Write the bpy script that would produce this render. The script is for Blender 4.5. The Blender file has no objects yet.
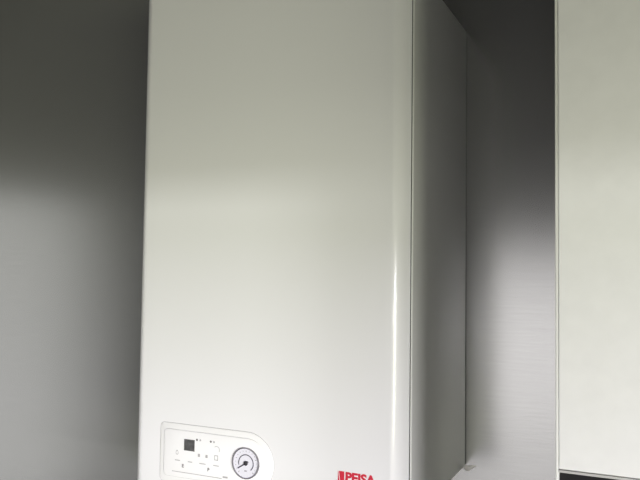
import bpy, bmesh, math, random
from mathutils import Vector, Matrix

# ---------------------------------------------------------------- camera, world, lights, exposure
C = bpy.context.scene.collection
sc = bpy.context.scene
Z0 = 1.60                       # height of the working datum above the floor
F_PX = 699.26
cam_loc = Vector((0.6468, -1.0960, Z0 - 0.0421))
yaw, pitch, roll = 0.42779, 0.045326, 0.013154
fwd = Vector((-math.sin(yaw) * math.cos(pitch), math.cos(yaw) * math.cos(pitch), math.sin(pitch)))
rgt = Vector((math.cos(yaw), math.sin(yaw), 0))
upv = rgt.cross(fwd)
r2 = math.cos(roll) * rgt + math.sin(roll) * upv
u2 = -math.sin(roll) * rgt + math.cos(roll) * upv
cam = bpy.data.cameras.new('camera')
cam.sensor_width = 36.0
cam.lens = F_PX * 36.0 / 640.0
cam.clip_start = 0.02
co = bpy.data.objects.new('camera', cam)
C.objects.link(co)
M = Matrix((r2, u2, -fwd)).transposed().to_4x4()
M.translation = cam_loc
co.matrix_world = M
sc.camera = co

w = bpy.data.worlds.new('daylight')
sc.world = w
w.use_nodes = True
w.node_tree.nodes['Background'].inputs['Color'].default_value = (0.82, 0.90, 0.74, 1)
w.node_tree.nodes['Background'].inputs['Strength'].default_value = 0.02


def area(name, loc, target, sx, sy, power, color):
    l = bpy.data.lights.new(name, 'AREA')
    l.shape = 'RECTANGLE'
    l.size, l.size_y = sx, sy
    l.energy = power
    l.color = color
    o = bpy.data.objects.new(name, l)
    C.objects.link(o)
    o.location = loc
    d = Vector(target) - Vector(loc)
    o.rotation_euler = d.to_track_quat('-Z', 'Y').to_euler()
    return o


WIN_Y = -2.0                    # unseen wall; its window opening is shaped to cut the added light
WIN_X0, WIN_X1 = -0.9, 3.70
WIN_Z0, WIN_Z1 = Z0 - 1.30, Z0 - 0.125
# added light patches beyond the opening: low green, narrow step strip, high pink, ahead
LOW_TINT, STEP_TINT, HIGH_TINT, AHEAD_TINT = (0.98, 1.0, 0.76), (0.99, 1.0, 0.97), (1.06, 1.0, 1.24), (1.03, 1.0, 1.00)


def light_patch(name, x0, x1, z0, z1, radiance, color):
    c = Vector(((x0 + x1) / 2, -5.0, Z0 + (z0 + z1) / 2))
    return area(name, c, (c.x, 0.0, c.z), x1 - x0, z1 - z0, math.pi * (x1 - x0) * (z1 - z0) * radiance, color)


for nm, x0, x1, z0, z1, rad, colr in (
        ('added_light_ahead', -1.1, 1.2, -2.50, -1.30, 1.14, AHEAD_TINT),
        ('added_light_ahead', -1.1, 1.2, -1.30, -0.12, 1.58, AHEAD_TINT),
        ('added_light_ahead', -1.1, 1.2, -0.12, 0.40, 1.07, AHEAD_TINT),
        ('added_light_low', 1.2, 3.6, -2.50, -1.30, 2.19, LOW_TINT),
        ('added_light_low', 1.2, 3.6, -1.30, -0.70, 0.7, LOW_TINT),
        ('added_light_ahead', 1.2, 3.6, -0.70, -0.52, 11.4, AHEAD_TINT),
        ('added_light_low', 3.6, 5.5, -2.50, -1.30, 15.8, LOW_TINT),
        ('added_light_low', 3.6, 5.5, -1.30, -0.70, 13.8, LOW_TINT),
        ('added_light_low', 3.6, 5.5, -0.70, -0.52, 35.6, LOW_TINT),
        ('added_light_step', 3.6, 7.5, -0.52, -0.42, 80.0, STEP_TINT),
        ('added_light_high', 3.6, 5.5, -0.36, 0.16, 74, HIGH_TINT),
        ('added_light_low', 5.5, 10.8, -2.50, -1.30, 15.0, LOW_TINT),
        ('added_light_step', 7.0, 10.8, -0.52, -0.42, 460, STEP_TINT),
        ('added_light_high', 7.5, 10.8, -0.10, 0.16, 75.6, HIGH_TINT)):
    light_patch(nm, x0, x1, z0, z1, rad, colr)
# added dim light behind an opening made in the left wall for its reflection
LW_Y0, LW_Y1, LW_Z0, LW_Z1 = -1.98, -0.85, Z0 - 1.30, Z0 + 0.33
area('added_light_left', (-2.21, (LW_Y0 + LW_Y1) / 2, (LW_Z0 + LW_Z1) / 2), (0, (LW_Y0 + LW_Y1) / 2, (LW_Z0 + LW_Z1) / 2),
     LW_Y1 - LW_Y0, LW_Z1 - LW_Z0, math.pi * (LW_Y1 - LW_Y0) * (LW_Z1 - LW_Z0) * 0.615, (1.0, 1.0, 0.98))

sc.view_settings.view_transform = 'Standard'
sc.view_settings.look = 'None'
sc.view_settings.gamma = 1.0
sc.view_settings.use_curve_mapping = False
sc.view_settings.exposure = 0.0


# ---------------------------------------------------------------- materials
def mat(name, col, rough=0.5, metal=0.0, coat=0.0, noise=0.0, nscale=40.0, bump=0.0, stretch=(1, 1, 1), spec=0.5):
    m = bpy.data.materials.new(name)
    m.use_nodes = True
    nt = m.node_tree
    b = nt.nodes['Principled BSDF']
    b.inputs['Base Color'].default_value = (*col, 1)
    b.inputs['Roughness'].default_value = rough
    b.inputs['Metallic'].default_value = metal
    b.inputs['Coat Weight'].default_value = coat
    b.inputs['Coat Roughness'].default_value = 0.08
    b.inputs['Specular IOR Level'].default_value = spec
    if noise or bump:
        tc = nt.nodes.new('ShaderNodeTexCoord')
        mp = nt.nodes.new('ShaderNodeMapping')
        mp.inputs['Scale'].default_value = stretch
        nt.links.new(tc.outputs['Object'], mp.inputs['Vector'])
        n = nt.nodes.new('ShaderNodeTexNoise')
        n.inputs['Scale'].default_value = nscale
        n.inputs['Detail'].default_value = 4
        nt.links.new(mp.outputs['Vector'], n.inputs['Vector'])
        if noise:
            r = nt.nodes.new('ShaderNodeValToRGB')
            r.color_ramp.elements[0].position = 0.3
            r.color_ramp.elements[1].position = 0.7
            r.color_ramp.elements[0].color = (*[c * (1 - noise) for c in col], 1)
            r.color_ramp.elements[1].color = (*[min(1, c * (1 + noise)) for c in col], 1)
            nt.links.new(n.outputs['Fac'], r.inputs['Fac'])
            nt.links.new(r.outputs['Color'], b.inputs['Base Color'])
        if bump:
            bp = nt.nodes.new('ShaderNodeBump')
            bp.inputs['Strength'].default_value = bump
            bp.inputs['Distance'].default_value = 0.002
            nt.links.new(n.outputs['Fac'], bp.inputs['Height'])
            nt.links.new(bp.outputs['Normal'], b.inputs['Normal'])
    return m


M_WALL = mat('grey_satin_wall', (0.58, 0.58, 0.575), 0.22, 0.74, noise=0.03, nscale=30, stretch=(0.5, 1, 12))
M_WHITE = mat('white_enamel', (0.87, 0.865, 0.868), 0.25, coat=0.6)
M_CASE = mat('pale_enamel_case', (0.87, 0.87, 0.85), 0.35)
M_PANEL = mat('white_plastic', (0.88, 0.875, 0.865), 0.35)
M_FASCIA = mat('white_membrane', (0.90, 0.895, 0.89), 0.4)
M_SEAM = mat('seam_grey', (0.42, 0.41, 0.41), 0.5)
M_SEAM_PALE = mat('pale_seam_grey', (0.60, 0.59, 0.59), 0.5)
M_GREYPRINT = mat('pale_grey_print', (0.44, 0.43, 0.43), 0.5)
M_MIDPRINT = mat('grey_print', (0.20, 0.19, 0.19), 0.5)
M_DARK = mat('dark_plastic', (0.04, 0.038, 0.045), 0.4)
M_DISPLAY = mat('display_glass', (0.10, 0.10, 0.10), 0.25, noise=0.35, nscale=160)
M_DIAL = mat('dial_white', (0.78, 0.77, 0.83), 0.4)
M_BEZEL = mat('bezel_grey', (0.20, 0.19, 0.21), 0.3)
M_INK = mat('dial_ink', (0.05, 0.045, 0.07), 0.5)
M_RED = mat('red_print', (0.62, 0.02, 0.05), 0.45)
M_CAB = mat('pale_satin_laminate', (0.77, 0.765, 0.765), 0.45, noise=0.02, nscale=60)
M_EDGE = mat('edge_strip', (0.64, 0.64, 0.63), 0.35)
M_LIP = mat('grey_metal_lip', (0.50, 0.49, 0.48), 0.4, 0.0)
M_BLACK = mat('black_panel', (0.012, 0.011, 0.012), 0.65, spec=0.15)
M_PLASTER = mat('white_filler', (0.90, 0.88, 0.83), 0.4, 0.6, noise=0.06, nscale=300)
M_FLOOR = mat('floor_tile', (0.16, 0.15, 0.15), 0.4, noise=0.05, nscale=4)
M_CEIL = mat('ceiling_paint', (0.12, 0.12, 0.11), 0.8, noise=0.02)
M_ROOM = mat('room_wall_paint', (0.19, 0.19, 0.175), 0.7, noise=0.02)
M_MOUNT = mat('mounting_steel', (0.25, 0.25, 0.25), 0.4, 0.6)


# ---------------------------------------------------------------- helpers
def obj(name, bm, m, parent=None, smooth=False):
    me = bpy.data.meshes.new(name)
    bmesh.ops.recalc_face_normals(bm, faces=bm.faces)
    if smooth:
        for f in bm.faces:
            f.smooth = True
        for e in bm.edges:
            if len(e.link_faces) == 2 and e.calc_face_angle(0) > math.radians(35):
                e.smooth = False
    bm.to_mesh(me)
    bm.free()
    me.materials.append(m)
    o = bpy.data.objects.new(name, me)
    C.objects.link(o)
    if parent:
        o.parent = parent
        o.matrix_parent_inverse = Matrix.Identity(4)
        # meshes are written in world coordinates: shift them into the thing's own space
        base = Vector((0, 0, 0))
        p = parent
        while p:
            base += p.location
            p = p.parent
        me.transform(Matrix.Translation(-base))
    return o


def box(bm, x0, x1, y0, y1, z0, z1, bev=0.0, seg=3):
    r = bmesh.ops.create_cube(bm, size=1)
    vs = r['verts']
    for v in vs:
        v.co = Vector((x0 + (v.co.x + .5) * (x1 - x0), y0 + (v.co.y + .5) * (y1 - y0), z0 + (v.co.z + .5) * (z1 - z0)))
    if bev:
        es = list({e for v in vs for e in v.link_edges})
        bmesh.ops.bevel(bm, geom=es, offset=bev, segments=seg, profile=0.5, affect='EDGES')
    return bm


def bx(*a, **k):
    return box(bmesh.new(), *a, **k)


def offset_poly(pts, d):
    n = len(pts)
    area2 = sum(pts[i][0] * pts[(i + 1) % n][1] - pts[(i + 1) % n][0] * pts[i][1] for i in range(n))
    s = 1 if area2 > 0 else -1
    out = []
    for i in range(n):
        a, b, c = Vector(pts[i - 1]), Vector(pts[i]), Vector(pts[(i + 1) % n])
        e1, e2 = (b - a).normalized(), (c - b).normalized()
        n1, n2 = Vector((-e1.y, e1.x)) * s, Vector((-e2.y, e2.x)) * s
        nn = (n1 + n2)
        nn = nn / max(0.2, nn.length_squared) * 2
        out.append((b.x + nn.x * d, b.y + nn.y * d))
    return out


def plate(bm, pts, yb, yf, bev=0.0):
    """outline in x,z; back at y=yb, front (towards the room) at y=yf<yb, front rim bevelled"""
    rings = [(0, yb)]
    if bev:
        for k in range(4):
            t = k / 3 * math.pi / 2
            rings.append((bev * (1 - math.cos(t)), yf + bev * (1 - math.sin(t))))
    else:
        rings.append((0, yf))
    prev = None
    n = len(pts)
    for d, y in rings:
        q = offset_poly(pts, d) if d else pts
        loop = [bm.verts.new((p[0], y, p[1])) for p in q]
        if prev:
            for i in range(n):
                bm.faces.new((prev[i], prev[(i + 1) % n], loop[(i + 1) % n], loop[i]))
        else:
            bm.faces.new(loop)
        prev = loop
    bm.faces.new(prev)
    return bm


def circle(cx, cz, r, n=40, a0=0.0, a1=2 * math.pi, closed=True):
    k = n if closed else n + 1
    return [(cx + r * math.cos(a0 + (a1 - a0) * i / n), cz + r * math.sin(a0 + (a1 - a0) * i / n)) for i in range(k)]


def ring(bm, cx, cz, r0, r1, yb, yf, n=48, a0=0.0, a1=2 * math.pi):
    full = abs(a1 - a0 - 2 * math.pi) < 1e-6
    k = n if full else n + 1
    rows = []
    for i in range(k):
        a = a0 + (a1 - a0) * i / n
        ca, sa = math.cos(a), math.sin(a)
        rows.append([bm.verts.new((cx + r * ca, y, cz + r * sa)) for r, y in ((r0, yb), (r0, yf), (r1, yf), (r1, yb))])
    for i in range(n):
        A, B = rows[i], rows[(i + 1) % k]
        for j in range(4):
            bm.faces.new((A[j], B[j], B[(j + 1) % 4], A[(j + 1) % 4]))
    if not full:
        bm.faces.new(rows[0])
        bm.faces.new(rows[-1])
    return bm


def thing(name, label, cat, loc):
    o = bpy.data.objects.new(name, None)
    o.empty_display_size = 0.1
    C.objects.link(o)
    o.location = loc
    o['label'] = label
    o['category'] = cat
    return o


def struct(name, bm, m):
    o = obj(name, bm, m)
    o['kind'] = 'structure'
    return o


# ---------------------------------------------------------------- the room
XL, XR = -2.1, 3.8
ZC = Z0 + 1.05
struct('floor', bx(XL, XR, WIN_Y, 0, -0.05, 0), M_FLOOR)
struct('ceiling', bx(XL, XR, WIN_Y, 0, ZC, ZC + 0.05), M_CEIL)
struct('wall_back', bx(XL, XR, 0, 0.08, 0, ZC), M_WALL)
b = bmesh.new()
box(b, XL - 0.08, XL, WIN_Y, LW_Y0, 0, ZC)
box(b, XL - 0.08, XL, LW_Y1, 0, 0, ZC)
box(b, XL - 0.08, XL, LW_Y0, LW_Y1, 0, LW_Z0)
box(b, XL - 0.08, XL, LW_Y0, LW_Y1, LW_Z1, ZC)
struct('wall_left', b, M_ROOM)
struct('wall_right', bx(XR, XR + 0.08, WIN_Y, 0, 0, ZC), M_ROOM)
b = bmesh.new()
t0, t1 = WIN_Y - 0.02, WIN_Y
box(b, XL, WIN_X0, t0, t1, 0, ZC)
box(b, WIN_X1, XR, t0, t1, 0, ZC)
box(b, WIN_X0, 1.0, t0, t1, Z0 + 0.07, ZC)          # head raised here so the back wall mirrors more added light
box(b, 1.0, WIN_X1, t0, t1, WIN_Z1, ZC)
box(b, WIN_X0, WIN_X1, t0, t1, 0, WIN_Z0)
struct('unseen_wall_front', b, M_ROOM)  # unseen wall whose opening head casts the shadow step

# ---------------------------------------------------------------- the boiler
W, D = 0.400, 0.2897
ZT, ZB = Z0 + 0.3427, Z0 - 0.3393
YF = -D
boiler = thing('gas_boiler', 'tall white wall-hung gas boiler with a round pressure gauge, mounted on the grey wall',
               'boiler', (0.2, -0.004, ZB))

# casing: sides, top and bottom behind the front cover
YS = YF + 0.0155                                             # where the side panels begin
b = bx(0.0012, 0.4004, YS, -0.004, ZB, ZT, bev=0.0016, seg=3)
for v in b.verts:                                           # the right side leans in slightly towards the front
    if v.co.x > 0.3:
        v.co.x -= 0.0038 * (v.co.y + 0.004) / (YS + 0.004)
obj('casing', b, M_CASE, boiler, True)
obj('mounting_plate', bx(0.03, W - 0.03, -0.004, 0.0, ZB + 0.03, ZT - 0.03), M_MOUNT, boiler)

# front cover: shallow tray with softly rounded long edges
def cover_profile(inset):
    rl, ry = 0.014 - inset * 0.5, 0.0105
    x0, xe = -0.0055 + inset, 0.3738 - inset
    y0, y1 = YF + inset * 0.8, YS - 0.0022
    pts = [(x0, y1)]
    n = 10
    for i in range(n + 1):
        a = math.pi + (math.pi / 2) * i / n
        pts.append((x0 + rl + rl * math.cos(a), y0 + ry + ry * math.sin(a)))
    for i in range(1, 16):                                  # the flat face, split so that it shades evenly
        pts.append((x0 + rl + (xe - x0 - rl) * i / 16, y0))
    x, y = xe, y0
    pts.append((x, y))
    for i in range(24):                                     # right edge: a quick turn, then a long soft slope
        a = math.radians(31 * (i + 0.5) / 10 if i < 10 else 31 + 22 * (i - 9.5) / 14)
        ds = 0.00055 if i < 10 else 0.00148
        x, y = x + ds * math.cos(a), y + ds * math.sin(a)
        pts.append((x, min(y, y1 - 0.0004)))
    pts.append((x + 0.0002, y1))
    return pts

b = bmesh.new()
levels = []
e = 0.007
for k in range(5):
    t = k / 4 * math.pi / 2
    levels.append((e * (1 - math.sin(t)), ZB - 0.050 + e * (1 - math.cos(t))))  # unseen lower skirt lengthened to keep light off the wall
for k in range(5):
    t = (4 - k) / 4 * math.pi / 2
    levels.append((e * (1 - math.sin(t)), ZT + 0.014 - e * (1 - math.cos(t))))
prev = None
for ins, z in levels:
    loop = [b.verts.new((x, y, z)) for x, y in cover_profile(ins)]
    if prev:
        for i in range(len(loop)):
            j = (i + 1) % len(loop)
            b.faces.new((prev[i], prev[j], loop[j], loop[i]))
    else:
        b.faces.new(loop)
    prev = loop
b.faces.new(prev)
obj('front_cover', b, M_WHITE, boiler, True)
# recessed joint between cover and casing
obj('joint_strip', bx(0.004, 0.3949, YS - 0.0024, YS + 0.0002, ZB + 0.004, ZT - 0.004), M_DARK, boiler)

# control panel
GX, GZ = 0.1782, Z0 - 0.2934


def dshape(x0, r, rc):
    """rounded corners on the left, a half circle round the gauge on the right"""
    pts = []
    zt, zb = GZ + r, GZ - r
    for i in range(33):
        a = -math.pi / 2 + math.pi * i / 32
        pts.append((GX + r * math.cos(a), GZ + r * math.sin(a)))
    for i in range(1, 6):
        pts.append((GX + (x0 + rc - GX) * i / 6, zt))
    for i in range(9):
        a = math.pi / 2 + math.pi / 2 * i / 8
        pts.append((x0 + rc + rc * math.cos(a), zt - rc + rc * math.sin(a)))
    for i in range(9):
        a = math.pi + math.pi / 2 * i / 8
        pts.append((x0 + rc + rc * math.cos(a), zb + rc + rc * math.sin(a)))
    for i in range(1, 6):
        pts.append((x0 + rc + (GX - x0 - rc) * i / 6, zb))
    return pts


Y1 = YF - 0.0008
Y2 = Y1 - 0.0010
panel = obj('control_panel', plate(bmesh.new(), dshape(0.0395, 0.0400, 0.0066), YF + 0.001, Y1, 0.0006), M_PANEL, boiler, True)
obj('panel_seam', plate(bmesh.new(), dshape(0.0391, 0.0405, 0.007), YF + 0.001, YF - 0.0002), M_SEAM, panel)
obj('fascia', plate(bmesh.new(), dshape(0.0462, 0.0318, 0.006), Y1 + 0.0005, Y2, 0.0008), M_FASCIA, panel, True)
obj('fascia_seam', plate(bmesh.new(), dshape(0.0457, 0.0322, 0.0064), Y1 + 0.0005, Y1 - 0.0002), M_SEAM_PALE, panel)


def flat(name, pts, m, parent, yb=None, th=0.0003, lift=0.0):
    y = Y2 if yb is None else yb
    return obj(name, plate(bmesh.new(), pts, y + 0.0001, y - th - lift), m, parent)


def rect(cx, cz, w_, h_):
    return [(cx - w_ / 2, cz - h_ / 2), (cx + w_ / 2, cz - h_ / 2), (cx + w_ / 2, cz + h_ / 2), (cx - w_ / 2, cz + h_ / 2)]


cx, cz = 0.0888, Z0 - 0.2803
flat('display', rect(cx, cz, 0.0170, 0.0152), M_DISPLAY, panel, th=0.0005)


def text_mesh(name, s, x0, x1, z0, z1, yb, th, m, parent, bold=0.0):
    """letters fitted into the box x0..x1, z0..z1 on a plane facing the room"""
    cu = bpy.data.curves.new(name, 'FONT')
    cu.body = s
    cu.size = 1.0
    cu.offset = bold
    cu.extrude = 0.05
    cu.resolution_u = 6
    t = bpy.data.objects.new(name + '_curve', cu)
    C.objects.link(t)
    dg = bpy.context.evaluated_depsgraph_get()
    me = bpy.data.meshes.new_from_object(t.evaluated_get(dg))
    bpy.data.objects.remove(t)
    bpy.data.curves.remove(cu)
    xs = [v.co.x for v in me.vertices]
    ys = [v.co.y for v in me.vertices]
    zs = [v.co.z for v in me.vertices]
    for v in me.vertices:
        a, c, d = v.co
        v.co = (x0 + (a - min(xs)) / (max(xs) - min(xs)) * (x1 - x0),
                yb + 0.0001 - (d - min(zs)) / (max(zs) - min(zs)) * th,
                z0 + (c - min(ys)) / (max(ys) - min(ys)) * (z1 - z0))
    bm = bmesh.new()
    bm.from_mesh(me)
    bpy.data.meshes.remove(me)
    return obj(name, bm, m, parent)


def z(v):
    return Z0 + v


for x in (0.1009, 0.1230):
    flat('indicator_light', circle(x, z(-0.2717), 0.0015, 14), M_MIDPRINT, panel)
for x in (0.1063, 0.1281):
    flat('light_symbol', circle(x, z(-0.2718), 0.0013, 14), M_GREYPRINT, panel)
# drop-shaped and tap symbols on the keys
drop = []
for i in range(24):
    a = 2 * math.pi * i / 24
    rr = 0.0022 * (1 + 0.55 * max(0, math.sin(a)) ** 3)
    drop.append((0.0689 + rr * math.cos(a) * (1 - 0.25 * max(0, math.sin(a))), z(-0.2926) + rr * math.sin(a) * 1.15))
b = bmesh.new()
inner = [(0.0689 + (x - 0.0689) * 0.68, z(-0.2924) + (q - z(-0.2924)) * 0.68) for x, q in drop]
vo = [b.verts.new((x, Y2 - 0.0003, q)) for x, q in drop]
vi = [b.verts.new((x, Y2 - 0.0003, q)) for x, q in inner]
vo2 = [b.verts.new((x, Y2 + 0.0001, q)) for x, q in drop]
vi2 = [b.verts.new((x, Y2 + 0.0001, q)) for x, q in inner]
for i in range(24):
    j = (i + 1) % 24
    for a1, a2, b1, b2 in ((vo, vo2, vo2, vo), (vi, vi2, vi2, vi)):
        b.faces.new((a1[i], a1[j], a2[j], a2[i]))
    b.faces.new((vo[i], vo[j], vi[j], vi[i]))
    b.faces.new((vo2[i], vo2[j], vi2[j], vi2[i]))
obj('drop_symbol', b, M_GREYPRINT, panel)
for x in (0.1046, 0.1169):
    flat('key_symbol', rect(x, z(-0.2920), 0.0034, 0.0040), M_GREYPRINT, panel)
b = bmesh.new()
for x0, x1, q0, q1 in ((.1292, .1301, -.2955, -.2888), (.1341, .1350, -.2955, -.2888), (.1301, .1341, -.2955, -.2946), (.1301, .1341, -.2897, -.2888)):
    box(b, x0, x1, Y2 - 0.0003, Y2 + 0.0001, z(q0), z(q1))
obj('key_outline', b, M_GREYPRINT, panel)
obj('dial_arc', ring(bmesh.new(), 0.1325, z(-0.2815), 0.0042, 0.0048, Y2 + 0.0001, Y2 - 0.0003, 20, -0.6, 2.4), M_GREYPRINT, panel)
for x, ln in ((0.0697, 0.0085), (0.0903, 0.0070), (0.1105, 0.0100), (0.1319, 0.0090)):
    flat('key_caption', rect(x, z(-0.3026), ln, 0.0011), M_GREYPRINT, panel)
text_mesh('letter_symbol', 'E', 0.0772, 0.0803, z(-0.3114), z(-0.3068), Y2, 0.0003, M_MIDPRINT, panel, 0.03)
text_mesh('letter_symbol', 'P', 0.1186, 0.1217, z(-0.3114), z(-0.3068), Y2, 0.0003, M_MIDPRINT, panel, 0.03)
flat('printed_line', rect(0.1010, z(-0.3180), 0.080, 0.0008), M_GREYPRINT, panel)
flat('small_print', rect(0.1465, z(-0.3158), 0.0075, 0.0022), M_GREYPRINT, panel).data.materials[0] = M_GREYPRINT

# round pressure gauge
YG = Y2 - 0.0006
gauge = obj('pressure_gauge', ring(bmesh.new(), GX, GZ, 0.0191, 0.0201, YF, Y2 - 0.0026, 64), M_BEZEL, boiler, True)
obj('dial', plate(bmesh.new(), circle(GX, GZ, 0.0192, 48), YF, YG), M_DIAL, gauge)
obj('scale_arc', ring(bmesh.new(), GX, GZ, 0.0104, 0.0115, YG + 0.0001, YG - 0.0003, 48, math.radians(-48), math.radians(196)), M_INK, gauge)
b = bmesh.new()
for i in range(17):
    a = math.radians(-48 + 276 * i / 16)
    r0, r1 = (0.0146, 0.0166) if i % 4 == 0 else (0.0153, 0.0163)
    hw = 0.0003
    ca, sa = math.cos(a), math.sin(a)
    q = [(GX + r * ca - s * hw * sa, GZ + r * sa + s * hw * ca) for r, s in ((r0, -1), (r1, -1), (r1, 1), (r0, 1))]
    plate(b, q, YG + 0.0001, YG - 0.0002)
obj('scale_marks', b, M_MIDPRINT, gauge)
a = math.radians(213)
ca, sa = math.cos(a), math.sin(a)
nd = [(GX + r * ca - s * sa, GZ + r * sa + s * ca) for r, s in ((-0.004, -0.0008), (0.0140, -0.0005), (0.0140, 0.0005), (-0.004, 0.0008))]
obj('needle', plate(bmesh.new(), nd, YG + 0.0002, YG - 0.0011), M_INK, gauge)
obj('needle_hub', plate(bmesh.new(), circle(GX, GZ, 0.0030, 24), YG + 0.0002, YG - 0.0018, 0.0006), M_DARK, gauge, True)
flat('unit_print', rect(GX - 0.0004, GZ - 0.0100, 0.0034, 0.0011), M_MIDPRINT, gauge, YG)

# red maker's mark and lettering
LT, LB = z(-0.2868), z(-0.2990)
logo = obj('logo', plate(bmesh.new(), [(0.3108, LB), (0.3162, LB), (0.3162, LT), (0.3090, LT)], YF + 0.0002, YF - 0.0003), M_RED, boiler)
flat('logo_stripe', [(0.3077, LB), (0.3097, LB), (0.3081, LT), (0.3077, LT)], M_RED, logo, YF)
text_mesh('logo_lettering', 'PEISA', 0.3178, 0.3574, LB, LT, YF, 0.0004, M_RED, logo, 0.045)

# ---------------------------------------------------------------- the tall cabinet at the right
CX0, CX1 = 0.5841, 1.1841
CT = Z0 + 0.80
YC = -0.47
cab = thing('tall_cabinet', 'tall pale satin cabinet at the right edge, its flat door above a black panel',
            'cabinet', ((CX0 + CX1) / 2, -0.235, 0.0))
b = bmesh.new()
box(b, CX0, CX0 + 0.016, YC, -0.0, 0.0, CT)
box(b, CX0, CX0 + 0.0022, YC - 0.0200, YC, 0.0, CT, 0.0004, 2)        # thin edge that covers the door's side
obj('side_panel', b, M_EDGE, cab, True)
obj('side_panel', bx(CX1 - 0.016, CX1, YC, 0.0, 0.0, CT, 0.0008, 2), M_CAB, cab, True)
obj('body', bx(CX0 + 0.014, CX1 - 0.014, YC + 0.004, -0.001, 0.0, CT - 0.002), M_CAB, cab)
DX0 = 0.5865
DB = z(-0.2000)
obj('door', bx(DX0, CX1 - 0.004, YC - 0.020, YC - 0.0005, DB, CT - 0.003, 0.0010, 3), M_CAB, cab, True)
obj('bottom_rail', bx(DX0, CX1 - 0.004, YC - 0.0205, YC - 0.0005, DB - 0.0024, DB - 0.0003, 0.0003, 2), M_LIP, cab, True)
obj('black_panel', bx(DX0, CX1 - 0.004, YC - 0.012, YC - 0.0005, z(-0.76), DB - 0.0026), M_BLACK, cab)
obj('lower_door', bx(DX0, CX1 - 0.004, YC - 0.020, YC - 0.0005, 0.10, z(-0.763), 0.0010, 3), M_CAB, cab, True)

# ---------------------------------------------------------------- white filler on the wall under the boiler's rear corner
random.seed(4)
b = bmesh.new()
rings, segs = 7, 40
wob = [1 + 0.22 * math.sin(3 * 2 * math.pi * i / segs + 0.6) + 0.12 * math.sin(7 * 2 * math.pi * i / segs) for i in range(segs)]
cen = b.verts.new((0.4055, -0.0005, z(-0.3420)))
prev = None
for k in range(1, rings + 1):
    t = k / rings
    loop = []
    for i in range(segs):
        a = 2 * math.pi * i / segs
        loop.append(b.verts.new((0.4055 + 0.0095 * t * wob[i] * math.cos(a), -0.0004 * (1 - t * t) ** 1.5 - (0 if k == rings else 0.00008),
                                 z(-0.3420) + 0.0042 * t * wob[i] * math.sin(a) + 0.0025 * t * math.cos(a))))
    for i in range(segs):
        j = (i + 1) % segs
        if prev:
            b.faces.new((prev[i], prev[j], loop[j], loop[i]))
        else:
            b.faces.new((cen, loop[j], loop[i]))
    prev = loop
b.faces.new(prev)
bl = obj('wall_filler', b, M_PLASTER, None, True)
bl['label'] = "small white lump of filler on the grey wall below the boiler's rear right corner"
bl['category'] = 'plaster'
